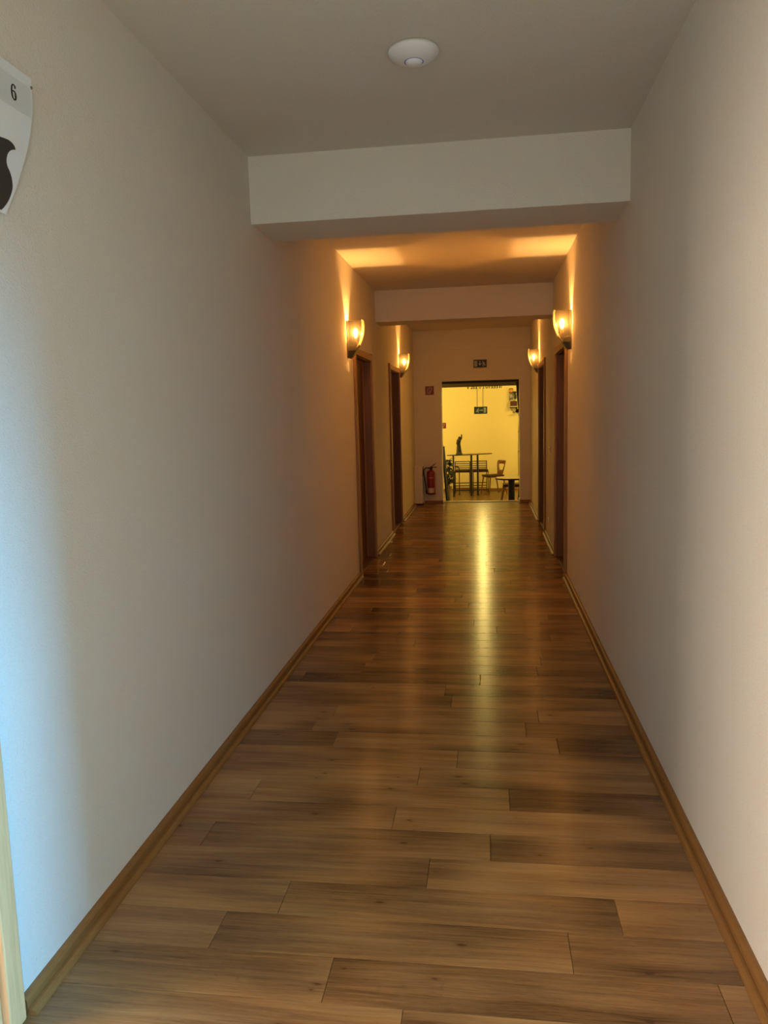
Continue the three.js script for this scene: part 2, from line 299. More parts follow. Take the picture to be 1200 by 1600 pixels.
// ---------------------------------------------------------------- wall lamps
function sconce(label, side, z) {
  const X = side === 'left' ? XL : XR, d = side === 'left' ? 1 : -1;
  const o = thing('wall_sconce', label, 'wall lamp', [X, 2.1, z], side === 'left' ? 0 : Math.PI);
  // side outline, x = away from the wall, y = up (bottom 0.02, top 0.36)
  const front = [[0.146, 0.36], [0.148, 0.31], [0.145, 0.26], [0.135, 0.21], [0.117, 0.16], [0.094, 0.115], [0.068, 0.075], [0.042, 0.042], [0.020, 0.022]];
  const hw = (y) => 0.022 + 0.040 * Math.pow(Math.min(1, Math.max(0, (y - 0.015) / 0.345)), 0.6);       // half width along the wall
  const curve = new THREE.CatmullRomCurve3(front.map(([x, y]) => new THREE.Vector3(x, y, 0))), N = 36, pts = curve.getPoints(N);
  function strip(i0, i1, x0, th, extra = 0) {         // bent plate following the outline, thickness th
    const P = [], idx = [];
    for (let i = i0; i <= i1; i++) {
      const p = pts[i], q = pts[Math.min(N, i + 1)], m = pts[Math.max(0, i - 1)], tx = q.x - m.x, ty = q.y - m.y, l = Math.hypot(tx, ty), nx = -ty / l, ny = tx / l, w = hw(p.y) + extra;
      P.push(p.x + nx * x0, p.y + ny * x0, -w, p.x + nx * x0, p.y + ny * x0, w, p.x + nx * (x0 + th), p.y + ny * (x0 + th), w, p.x + nx * (x0 + th), p.y + ny * (x0 + th), -w);
    }
    const n = i1 - i0;
    for (let i = 0; i < n; i++) for (let k = 0; k < 4; k++) { const a = i * 4 + k, b = i * 4 + (k + 1) % 4; idx.push(a, b, a + 4, b, b + 4, a + 4); }
    idx.push(0, 2, 1, 0, 3, 2); const e = n * 4; idx.push(e, e + 1, e + 2, e, e + 2, e + 3);
    const g = new THREE.BufferGeometry(); g.setAttribute('position', new THREE.Float32BufferAttribute(P, 3)); g.setIndex(idx);
    return toCreasedNormals(flat(withNormals(g)), 0.6);
  }
  function withNormals(g) { const h = g.toNonIndexed(); h.computeVertexNormals(); return h; }
  mesh('front_glass', strip(0, 22, 0, 0.007), M.bentGlass, o);
  mesh('metal_tip', strip(20, N, 0.0075, 0.004, 0.002), M.bronze, o);
  for (const s of [-1, 1]) {                          // ribbed side glass, from the wall to the front glass
    const cols = 14, P = [], idx = [], rows = 18;
    for (let i = 0; i <= rows; i++) {
      const y = 0.085 + (0.355 - 0.085) * i / rows; let xf = 0.14; for (let k = 1; k <= N; k++) if ((pts[k].y - y) * (pts[k - 1].y - y) <= 0) xf = pts[k].x - 0.003;
      for (let j = 0; j <= cols * 2; j++) { const u = j / (cols * 2), rib = 0.0016 * (j % 2); P.push(0.001 + (xf - 0.001) * u, y, s * (hw(y) - 0.004 + rib)); }
    }
    const c = cols * 2 + 1; for (let i = 0; i < rows; i++) for (let j = 0; j < cols * 2; j++) { const a = i * c + j; idx.push(a, a + 1, a + c, a + 1, a + c + 1, a + c); }
    const g = new THREE.BufferGeometry(); g.setAttribute('position', new THREE.Float32BufferAttribute(P, 3)); g.setIndex(idx);
    mesh('side_glass', flat(withNormals(g)), M.ribbed, o);
    const tri = new THREE.Shape([[0.010, 0.025], [0.020, 0.022], [0.042, 0.042], [0.066, 0.078], [0.070, 0.086], [0.010, 0.086]].map((p) => new THREE.Vector2(...p)));
    const tg = new THREE.ExtrudeGeometry(tri, { depth: 0.002, bevelEnabled: false }); tg.translate(0, 0, s * 0.028 - 0.001);
    mesh('metal_cheek', flat(tg), M.bronze, o);
  }
  mesh('wall_plate', box(0, 0.010, 0.02, 0.352, -0.036, 0.036, 0.003), M.plate, o);
  mesh('socket', merge([lathe([[0.0, 0.12], [0.017, 0.12], [0.017, 0.16], [0.013, 0.20], [0.0, 0.20]], 16).translate(0.08, 0, 0), bar([0.008, 0.13, 0], [0.08, 0.13, 0], 0.006)]), M.brass, o);
  const bulb = mesh('bulb', lathe([[0.0001, 0.196], [0.010, 0.2], [0.016, 0.215], [0.022, 0.24], [0.0235, 0.258], [0.020, 0.275], [0.011, 0.287], [0.0001, 0.291]], 20).translate(0.08, 0, 0), M.bulb, o);
  const l = new THREE.PointLight(rgb(L.sconce), L.sconce[3], 0, 2); l.position.set(0.08, 0.262, 0); l.castShadow = true; l.shadow.radius = 0.35; l.name = 'sconce_light'; o.add(l);
  return o;
}
sconce('glowing glass wall lamp beside the near left door', 'left', -7.10);
sconce('glowing glass wall lamp overlapping the far left door frame', 'left', -11.28);
sconce('glowing glass wall lamp above the near right door frame', 'right', -7.03);
sconce('glowing glass wall lamp above the far right door, nearest the exit', 'right', -11.28);

// ---------------------------------------------------------------- access point on the ceiling
{
  const o = thing('ceiling_access_point', 'round white domed disc with a dark blue ring on the near ceiling', 'access point', [-0.272, H, -3.18]);
  mesh('base', lathe([[0, 0], [0.096, 0], [0.098, -0.004], [0.096, -0.007], [0, -0.007]], 48), M.plain, o);
  mesh('dome', lathe([[0.0985, -0.007], [0.1, -0.010], [0.0985, -0.015], [0.091, -0.024], [0.076, -0.034], [0.058, -0.0415], [0.046, -0.0445], [0.038, -0.0455]], 64), M.white, o);
  mesh('light_ring', lathe([[0.038, -0.0455], [0.0362, -0.0445], [0.0342, -0.0455]], 48), new THREE.MeshStandardMaterial({ color: rgb([0.02, 0.025, 0.16]), emissive: rgb([0.03, 0.04, 0.25]), emissiveIntensity: 0.5, roughness: 0.4 }), o);
  mesh('centre_cap', lathe([[0.0342, -0.0455], [0.0325, -0.049], [0.027, -0.054], [0.018, -0.0575], [0.008, -0.059], [0.0001, -0.0592]], 48), M.white, o);
}

// ---------------------------------------------------------------- number plate "6" on the near left wall
const serif = await new FontLoader().loadAsync('fonts/droid/droid_serif_bold.typeface.json');
const sans = await new FontLoader().loadAsync('fonts/droid/droid_sans_bold.typeface.json');
{
  const zc = -1.942, o = thing('room_number_plate', 'white shield-shaped plate with black bird emblem and number 6 on the left wall', 'sign', [XL, 2.36, zc], Math.PI / 2);
  // local: x = to the right along the wall (away from the viewer), y = up, z = off the wall; centre of the plate at the origin
  const side = [[0.197, 0.2], [0.1965, 0.18], [0.193, 0.13], [0.186, 0.095], [0.168, 0.04], [0.143, -0.015], [0.104, -0.086], [0.066, -0.146], [0.024, -0.207]];
  const s = new THREE.Shape(); s.moveTo(-0.19, 0.203); s.lineTo(0.19, 0.203); s.splineThru(side.map((p) => new THREE.Vector2(...p))); s.lineTo(-0.024, -0.207); s.splineThru(side.slice(0, -1).reverse().map(([x, y]) => new THREE.Vector2(-x, y)));
  const sheet = (sh, z, t, b) => flat(new THREE.ExtrudeGeometry(sh, { depth: t, bevelEnabled: b > 0, bevelThickness: b, bevelSize: b, bevelOffset: -b, bevelSegments: 1, curveSegments: 16 }).translate(0, 0, z));
  mesh('plate', sheet(s, 0.010, 0.004, 0.0008), new THREE.MeshStandardMaterial({ color: rgb([0.84, 0.88, 0.9]), roughness: 0.25 }), o);
  const band = new THREE.Shape([[-0.186, 0.172], [0.186, 0.172], [0.187, 0.125], [0.180, 0.089], [-0.180, 0.089], [-0.187, 0.125]].map((p) => new THREE.Vector2(...p)));
  mesh('number_band', sheet(band, 0.0149, 0.0005, 0), new THREE.MeshStandardMaterial({ color: rgb([0.68, 0.72, 0.72]), roughness: 0.35 }), o);
  const bird = new THREE.Shape(); bird.moveTo(0.0, -0.01);
  bird.bezierCurveTo(0.02, -0.012, 0.045, -0.006, 0.062, -0.006); bird.bezierCurveTo(0.082, -0.006, 0.09, -0.014, 0.091, -0.022);
  bird.bezierCurveTo(0.075, -0.026, 0.052, -0.034, 0.045, -0.064); bird.bezierCurveTo(0.044, -0.074, 0.048, -0.08, 0.053, -0.084); bird.bezierCurveTo(0.062, -0.096, 0.066, -0.112, 0.062, -0.13);
  bird.bezierCurveTo(0.05, -0.16, 0.025, -0.185, 0.004, -0.2); bird.lineTo(-0.004, -0.2); bird.bezierCurveTo(-0.03, -0.18, -0.06, -0.14, -0.06, -0.1); bird.bezierCurveTo(-0.058, -0.06, -0.03, -0.015, 0.0, -0.01);
  mesh('bird_emblem', sheet(bird, 0.0149, 0.0006, 0), new THREE.MeshStandardMaterial({ color: rgb([0.035, 0.033, 0.028]), roughness: 0.4 }), o);
  const six = new TextGeometry('6', { font: serif, size: 0.036, depth: 0.0006, curveSegments: 8 }); six.computeBoundingBox();
  const bb = six.boundingBox; six.translate(-(bb.max.x + bb.min.x) / 2, -(bb.max.y + bb.min.y) / 2, 0); six.scale(1.0, 1.15, 1); six.translate(0.104, 0.131, 0.0155);
  mesh('number', flat(six), M.black, o);
  for (const sx of [-1, 1]) {
    mesh('screw', merge([lathe([[0.0001, 0.004], [0.0032, 0.0034], [0.0042, 0.0015], [0.0042, 0]], 14).rotateX(Math.PI / 2).translate(sx * 0.192, 0.176, 0.0148), bar([sx * 0.192, 0.176, 0], [sx * 0.192, 0.176, 0.0148], 0.002, 8)]), M.steel, o);
  }
}

// ---------------------------------------------------------------- safety signs
function running(g, x, y, s, flip) {                 // running figure in a box of side s
  g.save(); g.translate(x, y); g.scale(flip ? -s : s, s); g.lineWidth = 0.15; g.lineCap = 'round'; g.lineJoin = 'round';
  g.beginPath(); g.arc(0.64, 0.13, 0.1, 0, 7); g.fill();
  g.beginPath(); g.moveTo(0.52, 0.3); g.lineTo(0.42, 0.6); g.lineTo(0.62, 0.74); g.lineTo(0.56, 0.98); g.moveTo(0.42, 0.6); g.lineTo(0.28, 0.8); g.lineTo(0.04, 0.82); g.stroke();
  g.lineWidth = 0.1; g.beginPath(); g.moveTo(0.5, 0.3); g.lineTo(0.3, 0.36); g.lineTo(0.2, 0.54); g.moveTo(0.54, 0.32); g.lineTo(0.7, 0.5); g.lineTo(0.9, 0.48); g.stroke(); g.restore();
}
const exitDown = canvasTexture(256, 128, (g, w, h) => {
  g.fillStyle = '#0a1a16'; g.fillRect(0, 0, w, h); g.fillStyle = g.strokeStyle = '#b4b6ac';
  g.fillRect(14, 18, 56, 94); g.fillStyle = '#9a9a8c'; g.fillRect(22, 26, 40, 80); g.fillStyle = '#b4b6ac';
  g.fillRect(116, 20, 14, 46); g.beginPath(); g.moveTo(94, 62); g.lineTo(152, 62); g.lineTo(123, 100); g.fill();
  running(g, 240, 16, 92, true);
});
const exitSide = canvasTexture(256, 128, (g, w, h) => {
  g.fillStyle = '#060d07'; g.fillRect(0, 0, w, h); g.fillStyle = g.strokeStyle = '#6c7360';
  running(g, 22, 18, 92, false); g.fillRect(108, 56, 54, 14); g.beginPath(); g.moveTo(150, 40); g.lineTo(150, 86); g.lineTo(178, 63); g.fill();
  g.fillRect(192, 16, 46, 98); g.fillStyle = '#44463a'; g.fillRect(208, 34, 14, 64);
});
const fireSign = canvasTexture(128, 128, (g, w, h) => {
  g.fillStyle = '#701214'; g.fillRect(0, 0, w, h); g.strokeStyle = '#c9a8a2'; g.lineWidth = 8; g.strokeRect(8, 8, 112, 112) ; g.fillStyle = '#701214'; g.fillRect(2, 2, 124, 124);
  g.lineWidth = 7; g.lineCap = 'round'; g.beginPath(); g.moveTo(38, 110); g.lineTo(36, 52); g.bezierCurveTo(36, 34, 46, 22, 62, 18); g.bezierCurveTo(86, 14, 100, 28, 98, 46); g.bezierCurveTo(96, 64, 72, 84, 66, 110); g.lineTo(38, 110); g.stroke();
  g.lineWidth = 5; g.beginPath(); g.moveTo(60, 36); g.bezierCurveTo(72, 52, 66, 74, 58, 92); g.moveTo(90, 30); g.lineTo(104, 22); g.stroke();
});
function panelSign(name, label, cat, w, h, depth, x, y, z, tex, frameMat) {
  const o = thing(name, label, cat, [x, y, z]);
  mesh('housing', box(-w / 2, w / 2, -h / 2, h / 2, 0, depth, 0.004, 2), frameMat, o);
  const p = new THREE.PlaneGeometry(w * 0.93, h * 0.88); p.translate(0, 0, depth + 0.0008);
  mesh('sign_face', p, new THREE.MeshStandardMaterial({ map: tex, roughness: 0.4 }), o);
  return o;
}
panelSign('exit_sign', 'dark escape sign with door, downward arrow and runner above the opening', 'sign', 0.238, 0.150, 0.04, -0.119, 2.415, ZEND, exitDown, M.plain);
panelSign('fire_extinguisher_sign', 'square red extinguisher sign on the end wall left of the opening', 'sign', 0.153, 0.153, 0.004, -1.0, 1.983, ZEND, fireSign, M.red);
panelSign('fire_extinguisher_sign', 'small red sign on the yellow wall, half hidden by the opening edge', 'sign', 0.152, 0.146, 0.004, -1.149, 1.257, ZFAR, fireSign, M.red);

// ---------------------------------------------------------------- pale box in the corner, extinguisher
{
  const o = thing('radiator_cover', 'tall pale box in the left corner beside the fire extinguisher', 'radiator', [XL + 0.075, 0, -13.35]);
  mesh('casing', box(-0.072, 0.072, 0.03, 0.66, -0.149, 0.14, 0.006, 2), M.radiator, o);
  mesh('top', box(-0.074, 0.077, 0.66, 0.68, -0.149, 0.148, 0.004), M.radiator, o);
  mesh('plinth', box(-0.066, 0.064, 0, 0.03, -0.149, 0.12, 0.002), M.dark, o);
  mesh('side_strap', tube([[0.074, 0.50, 0.1], [0.082, 0.55, 0.1], [0.083, 0.62, 0.1], [0.083, 0.66, 0.09], [0.09, 0.675, 0.06]], 0.006, 20, 6), M.dark, o);
}
{
  const o = thing('fire_extinguisher', 'red fire extinguisher with black hose hanging on the end wall', 'fire extinguisher', [-0.995, 0.17, ZEND + 0.1]);
  mesh('cylinder', lathe([[0.0001, 0.012], [0.055, 0.0], [0.07, 0.006], [0.0735, 0.02], [0.0735, 0.37], [0.068, 0.397], [0.052, 0.418], [0.026, 0.43], [0.022, 0.445], [0.0001, 0.446]], 36), M.red, o);
  mesh('foot_ring', lathe([[0.066, 0.002], [0.076, 0.004], [0.076, 0.02], [0.0738, 0.022]], 36), M.black, o);
  mesh('valve', merge([lathe([[0.0001, 0.44], [0.02, 0.44], [0.02, 0.472], [0.013, 0.49], [0.0001, 0.492]], 18), bar([-0.045, 0.468, 0], [0.03, 0.468, 0], 0.010)]), M.black, o);
  mesh('lever', merge([bar([-0.01, 0.478, 0], [0.085, 0.545, 0.01], 0.007), bar([0.0, 0.482, 0], [0.105, 0.478, 0.01], 0.007)]), M.black, o);
  mesh('hose', tube([[-0.04, 0.468, 0], [-0.085, 0.47, 0.01], [-0.118, 0.44, 0.02], [-0.125, 0.38, 0.02], [-0.112, 0.28, 0.02], [-0.096, 0.17, 0.015], [-0.088, 0.06, 0.01]], 0.0105, 60, 10), M.black, o);
  mesh('nozzle', bar([-0.0885, 0.07, 0.01], [-0.086, 0.015, 0.01], 0.013, 12, 0.011), M.black, o);
  const lab = new THREE.CylinderGeometry(0.0742, 0.0742, 0.085, 20, 1, true, -0.75, 1.6); lab.translate(0, 0.077, 0);
  mesh('paper_label', flat(lab), new THREE.MeshStandardMaterial({ color: rgb([0.62, 0.5, 0.45]), roughness: 0.6 }), o);
  const up = new THREE.CylinderGeometry(0.0742, 0.0742, 0.02, 20, 1, true, -0.65, 1.3); up.translate(0, 0.30, 0);
  mesh('print_band', flat(up), new THREE.MeshStandardMaterial({ color: rgb([0.5, 0.14, 0.1]), roughness: 0.6 }), o);
  mesh('wall_bracket', merge([box(-0.02, 0.02, 0.25, 0.46, -0.1, -0.074, 0.003), lathe([[0.0738, 0.30], [0.0760, 0.30], [0.0760, 0.318], [0.0738, 0.318]], 24, Math.PI * 0.5, Math.PI).rotateY(0)]), M.black, o);
}
// ---------------------------------------------------------------- switch and socket between the right doors
function plate(name, label, cat, y, z, sock) {
  const o = thing(name, label, cat, [XR, y, z], -Math.PI / 2);
  mesh('cover_plate', box(-0.04, 0.04, -0.04, 0.04, 0, 0.009, 0.003, 2), new THREE.MeshStandardMaterial({ color: rgb([0.66, 0.6, 0.5]), roughness: 0.18 }), o);
  if (sock) mesh('socket_well', lathe([[0.021, 0.010], [0.0185, 0.0102], [0.0185, 0.004], [0.0001, 0.004]], 24).rotateX(Math.PI / 2).translate(0, 0, 0), M.plain, o);
  else mesh('rocker', box(-0.027, 0.027, -0.027, 0.027, 0.0085, 0.014, 0.003, 2).rotateX(0.05), new THREE.MeshStandardMaterial({ color: rgb([0.7, 0.64, 0.54]), roughness: 0.12 }), o);
}
plate('light_switch', 'pale light switch on the right wall between the two doors', 'switch', 1.12, -9.33, false);
plate('wall_socket', 'pale wall socket low on the right wall between the doors', 'socket', 0.26, -9.42, true);

// ================================================================ the lit room beyond, three steps lower
struct('floor_room', 'wooden floor of the lit room beyond the opening', metric(new THREE.BoxGeometry(6.4, 0.1, ZEND - 0.3 - ZFAR + 0.2).translate(0.1, RF - 0.05, (ZEND - 0.3 + ZFAR) / 2)), new THREE.MeshStandardMaterial({ color: rgb([0.12, 0.06, 0.015]), map: beech, roughness: 0.3 }));
struct('wall_room_far', 'bright yellow far wall of the lit room', box(-3.1, 3.3, RF - 0.1, RC + 0.1, ZFAR - 0.2, ZFAR, 0), M.roomWall);
struct('wall_room_left', 'left wall of the lit room', box(-3.2, -3, RF - 0.1, RC + 0.1, ZFAR - 0.2, ZEND - 0.3, 0), M.roomWall);
struct('wall_room_right', 'right wall of the lit room', box(3.2, 3.4, RF - 0.1, RC + 0.1, ZFAR - 0.2, ZEND - 0.3, 0), M.roomWall);
struct('ceiling_room', 'ceiling of the lit room', box(-3.1, 3.3, RC, RC + 0.15, ZFAR - 0.1, ZEND - 0.3, 0), M.plain);
struct('baseboard_room', 'dark skirting along the foot of the yellow wall', box(-3, 3.2, RF, RF + 0.055, ZFAR, ZFAR + 0.018, 0.003), M.skirting);
struct('trim_1', 'metal nosing along the sill of the opening', merge([box(-0.80, 0.55, -0.02, 0.004, ZEND - 0.312, ZEND - 0.284, 0.003), box(-0.80, 0.55, -0.06, -0.01, ZEND - 0.312, ZEND - 0.30, 0.002)]), M.brass);
for (const [n, x0, x1, l] of [['trim_2', -0.80, -0.785, 'pale end cap at the left foot of the opening'], ['trim_3', 0.535, 0.55, 'pale end cap at the right foot of the opening']])
  struct(n, l, box(x0, x1, 0.0, 0.055, ZEND - 0.3, ZEND + 0.004, 0.003), M.white);
struct('stairs', 'steps leading down into the lit room', merge([box(-0.95, 0.7, RF, -0.15, ZEND - 0.6, ZEND - 0.313, 0.004), box(-0.95, 0.7, RF, -0.30, ZEND - 0.9, ZEND - 0.6, 0.004)]), M.skirting);
struct('trim_4', 'dark rail under the head of the opening', box(-0.9, 0.65, 2.10, 2.20, ZEND - 0.36, ZEND - 0.301, 0.003), M.dark);
struct('trim_5', 'olive fascia board above the step, behind the opening', box(-1.1, 0.9, 2.052, RC, -14.34, -14.30, 0.003), new THREE.MeshStandardMaterial({ color: rgb([0.30, 0.25, 0.14]), roughness: 0.7 }));
{ // letters on the fascia, seen from behind: only their feet show below it
  const o = thing('letter_row', 'row of dark letters whose feet show below the fascia', 'lettering', [-0.046, 2.052, -14.36]);
  for (const [ch, x, w] of [['V', 0.307, 0.05], ['L', 0.245, 0.035], ['E', 0.205, 0.035], ['Z', 0.162, 0.04], ['U', 0.085, 0.04], ['I', 0.020, 0.02], ['O', -0.035, 0.045], ['V', -0.08, 0.04], ['E', -0.13, 0.035], ['E', -0.175, 0.035], ['E', -0.22, 0.035], ['N', -0.285, 0.045]]) {
    const g = new TextGeometry(ch, { font: sans, size: 0.075, depth: 0.012, curveSegments: 4 }); g.computeBoundingBox(); const b = g.boundingBox;
    g.translate(-(b.min.x + b.max.x) / 2, -b.min.y, -0.006); g.scale(w / (b.max.x - b.min.x), 1, 1); g.rotateY(Math.PI); g.translate(-x, -0.038, 0.012);
    mesh('letter', flat(g), M.black, o);
  }
}
// lamps of the room, hidden above the opening
function pendant(label, x, z, y, power) {
  const o = thing('pendant_lamp', label, 'lamp', [x, RC, z], 0, 'pendant lamps of the lit room');
  mesh('cord', bar([0, 0, 0], [0, y - RC + 0.06, 0], 0.006), M.black, o);
  const g = mesh('glowing_globe', new THREE.SphereGeometry(0.06, 28, 18).translate(0, y - RC, 0), new THREE.MeshStandardMaterial({ color: rgb([0.9, 0.8, 0.6]), emissive: rgb([1, 0.72, 0.2]), emissiveIntensity: 12 }), o);
  const l = new THREE.PointLight(rgb(L.room), power, 0, 2); l.position.set(0, y - RC, 0); l.castShadow = true; l.shadow.radius = 2.5; l.name = 'pendant_light'; o.add(l);
}
pendant('pendant lamp in the middle of the lit room', -0.125, -16.5, 2.36, L.room[3] * 2.2);
for (const [x, z, y, n] of [[-1.7, -18.5, 2.5, 'high pendant lamp left of the view through the opening'], [1.7, -18.5, 2.5, 'high pendant lamp right of the view through the opening'], [-2.3, -18.6, 0.9, 'low pendant lamp left of the view through the opening'], [2.3, -18.6, 0.9, 'low pendant lamp right of the view through the opening']]) pendant(n, x, z, y, L.room[3]);
{
  const o = panelSign('hanging_exit_sign', 'dark escape sign hanging on two rods before the yellow wall', 'sign', 0.285, 0.158, 0.03, -0.148, 1.624, -17, exitSide, M.black);
  for (const x of [-0.075, 0.052]) mesh('rod', bar([x, 0.078, 0.015], [x, RC - 1.624, 0.015], 0.0055), M.dark, o);
}
// bar table with an elongated top
{
  const a = Math.atan2(0.295, 0.587), o = thing('bar_table', 'tall narrow table with a thin boat-shaped top on steel legs', 'table', [-0.44, RF, -18.82], a);
  const s = new THREE.Shape(); s.absellipse(0, 0, 0.60, 0.19, 0, Math.PI * 2);
  const g = new THREE.ExtrudeGeometry(s, { depth: 0.014, bevelEnabled: true, bevelThickness: 0.003, bevelSize: 0.003, bevelSegments: 1, curveSegments: 48 }); g.rotateX(-Math.PI / 2); g.translate(0, 1.006, 0);
  mesh('table_top', metric(g), new THREE.MeshStandardMaterial({ color: rgb([0.10, 0.06, 0.03]), roughness: 0.4 }), o);
  for (const [x, z, r] of [[-0.44, 0, 0.02], [0.04, 0.0, 0.024], [0.195, 0.035, 0.021], [0.222, -0.03, 0.021]]) { const l = mesh('leg', bar([x, 0, z], [x, 1.004, z], r, 16), M.tableLeg, o); mesh('foot', lathe([[0.0001, 0.012], [r + 0.02, 0.01], [r + 0.022, 0]], 16).translate(x, 0, z), M.tableLeg, l); }
}
// bronze figurine
{
  const o = thing('figurine', 'dark bronze figurine with a raised arm on the tall table', 'statue', [-0.695, RF + 1.023, -18.7]);
  mesh('base', merge([lathe([[0.0001, 0], [0.083, 0], [0.085, 0.02], [0.07, 0.03], [0.066, 0.055], [0.05, 0.062], [0.0001, 0.062]], 28)]), M.dark, o);
  const bones = [[[0, 0.05, 0], [0.0, 0.18, 0], 0.05, 0.036], [[0, 0.18, 0], [-0.006, 0.25, 0], 0.036, 0.034], [[-0.006, 0.25, 0], [-0.004, 0.33, 0], 0.032, 0.042], [[-0.004, 0.33, 0], [0.006, 0.375, 0], 0.02, 0.016], [[0.01, 0.398, 0], [0.014, 0.41, 0], 0.025, 0.024],
    [[0.03, 0.34, 0], [0.062, 0.40, 0.01], 0.017, 0.013], [[0.062, 0.40, 0.01], [0.066, 0.46, 0.0], 0.013, 0.010], [[0.066, 0.46, 0], [0.058, 0.482, 0], 0.012, 0.008], [[-0.036, 0.335, 0], [-0.05, 0.27, 0.01], 0.016, 0.013], [[-0.05, 0.27, 0.01], [-0.026, 0.215, 0.03], 0.013, 0.011], [[0.03, 0.06, 0.02], [0.012, 0.2, 0.02], 0.026, 0.022], [[-0.03, 0.06, 0.0], [-0.03, 0.24, 0.0], 0.03, 0.018]];
  const R = 56, mc = new MarchingCubes(R, M.dark, false, false, 60000), S = 0.26, C = [0, 0.26, 0]; mc.isolation = 0;
  for (let k = 0; k < R; k++) for (let j = 0; j < R; j++) for (let i = 0; i < R; i++) {
    const p = [C[0] + S * (i - R / 2) / (R / 2), C[1] + S * (j - R / 2) / (R / 2), C[2] + S * (k - R / 2) / (R / 2)]; let e = 0;
    for (const [A, B, ra, rb] of bones) {
      const d = B.map((v, q) => v - A[q]), w = p.map((v, q) => v - A[q]), t = Math.max(0, Math.min(1, (w[0] * d[0] + w[1] * d[1] + w[2] * d[2]) / (d[0] ** 2 + d[1] ** 2 + d[2] ** 2)));
      e += Math.exp(-(Math.hypot(...w.map((v, q) => v - t * d[q])) - 1.2 * (ra + (rb - ra) * t)) * 160);
    }
    mc.field[k * R * R + j * R + i] = Math.log(e + 1e-30) / 160;
  }
  mc.update();
  const g = new THREE.BufferGeometry(), n = mc.count * 3;
  g.setAttribute('position', new THREE.Float32BufferAttribute(mc.positionArray.slice(0, n), 3)); g.setAttribute('normal', new THREE.Float32BufferAttribute(mc.normalArray.slice(0, n), 3));
  g.scale(S, S, S); g.translate(...C); mesh('body', flat(g), M.dark, o);
}
// metal chairs with rod backs behind the tall table
function rodChair(label, x, z, turn) {
  const o = thing('rod_chair', label, 'chair', [x, RF, z], turn, undefined), r = 0.011;
  for (const [sx, sz, top] of [[-0.19, 0.17, 0.56], [0.19, 0.17, 0.56], [-0.19, -0.17, 0.80], [0.19, -0.17, 0.80]]) mesh('leg', bar([sx, 0, sz], [sx, top, sz], r, 8), M.tableLeg, o);
  for (const y of [0.63, 0.68, 0.735, 0.79]) mesh('back_rod', bar([-0.19, y, -0.17], [0.19, y, -0.17], r, 8), M.tableLeg, o);
  for (const y of [0.06, 0.11, 0.17, 0.24]) mesh('foot_rod', bar([-0.19, y, -0.17], [0.19, y, -0.17], r, 8), M.tableLeg, o);
  mesh('seat', box(-0.19, 0.19, 0.535, 0.60, -0.19, 0.19, 0.02, 3), M.cushion, o);
}
rodChair('steel rod chair with dark red seat behind the left table leg', -0.645, -19.45, 0);
rodChair('steel rod chair with dark red seat right of the double table leg', -0.205, -19.5, 0.12);
{
  const o = thing('walking_cane', 'dark cane with a curved handle beside the left table leg', 'cane', [-0.80, RF, -19.0]);
  mesh('shaft', tube([[0.09, 0, 0], [0.09, 0.5, 0], [0.085, 0.66, 0], [0.06, 0.70, 0], [0.02, 0.705, 0], [-0.02, 0.70, 0]], 0.012, 60, 8), M.dark, o);
  mesh('tip', bar([0.09, 0, 0], [0.09, 0.03, 0], 0.016), M.black, o);
}
// plywood chair
{
  const o = thing('plywood_chair', 'brown wooden chair with an open curved back by the yellow wall', 'chair', [0.125, RF, -19.13], 0);
  o.rotation.y = Math.atan2(0.86, -0.5) + Math.PI;   // local -z is the chair's back
  const w = 0.19, d = 0.2;
  o.rotation.y = -Math.PI / 2 + 0.52;
  const seat = box(-w - 0.01, w + 0.01, 0.45, 0.485, -d, d + 0.02, 0.014, 3); mesh('seat', seat, M.cushion, o);
  mesh('seat_frame', merge([box(-w, w, 0.425, 0.452, d - 0.03, d, 0.004), box(-w, w, 0.425, 0.452, -d, -d + 0.03, 0.004), box(-w, -w + 0.025, 0.425, 0.452, -d + 0.03, d - 0.03, 0.004), box(w - 0.025, w, 0.425, 0.452, -d + 0.03, d - 0.03, 0.004)]), M.chairWood, o);
  for (const s of [-1, 1]) {
    mesh('leg', bar([s * (w + 0.02), 0, d + 0.03], [s * (w - 0.02), 0.44, d - 0.02], 0.011, 10, 0.018), M.chairWood, o);
    mesh('leg', bar([s * (w + 0.01), 0, -d - 0.07], [s * (w - 0.02), 0.44, -d + 0.02], 0.011, 10, 0.018), M.chairWood, o);
  }
  const s = new THREE.Shape(); s.moveTo(-0.12, 0.47); s.lineTo(0.12, 0.47); s.bezierCurveTo(0.13, 0.6, 0.19, 0.68, 0.185, 0.8); s.quadraticCurveTo(0.18, 0.83, 0.14, 0.83); s.lineTo(-0.14, 0.83); s.quadraticCurveTo(-0.18, 0.83, -0.185, 0.8); s.bezierCurveTo(-0.19, 0.68, -0.13, 0.6, -0.12, 0.47);
  const hole = new THREE.Path(); hole.moveTo(-0.085, 0.60); hole.quadraticCurveTo(0, 0.57, 0.085, 0.60); hole.bezierCurveTo(0.12, 0.66, 0.14, 0.72, 0.13, 0.735); hole.quadraticCurveTo(0, 0.76, -0.13, 0.735); hole.bezierCurveTo(-0.14, 0.72, -0.12, 0.66, -0.085, 0.60); s.holes.push(hole);
  const g = new THREE.ExtrudeGeometry(s, { depth: 0.014, bevelEnabled: true, bevelThickness: 0.002, bevelSize: 0.002, bevelSegments: 1, curveSegments: 12 }); g.translate(0, 0, -d - 0.01);
  const p = g.attributes.position; for (let i = 0; i < p.count; i++) { const x = p.getX(i), y = p.getY(i); p.setZ(i, p.getZ(i) + x * x * 1.0 - (y - 0.47) * 0.22); } g.computeVertexNormals();
  mesh('backrest', metric(g), M.chairWood, o);
}
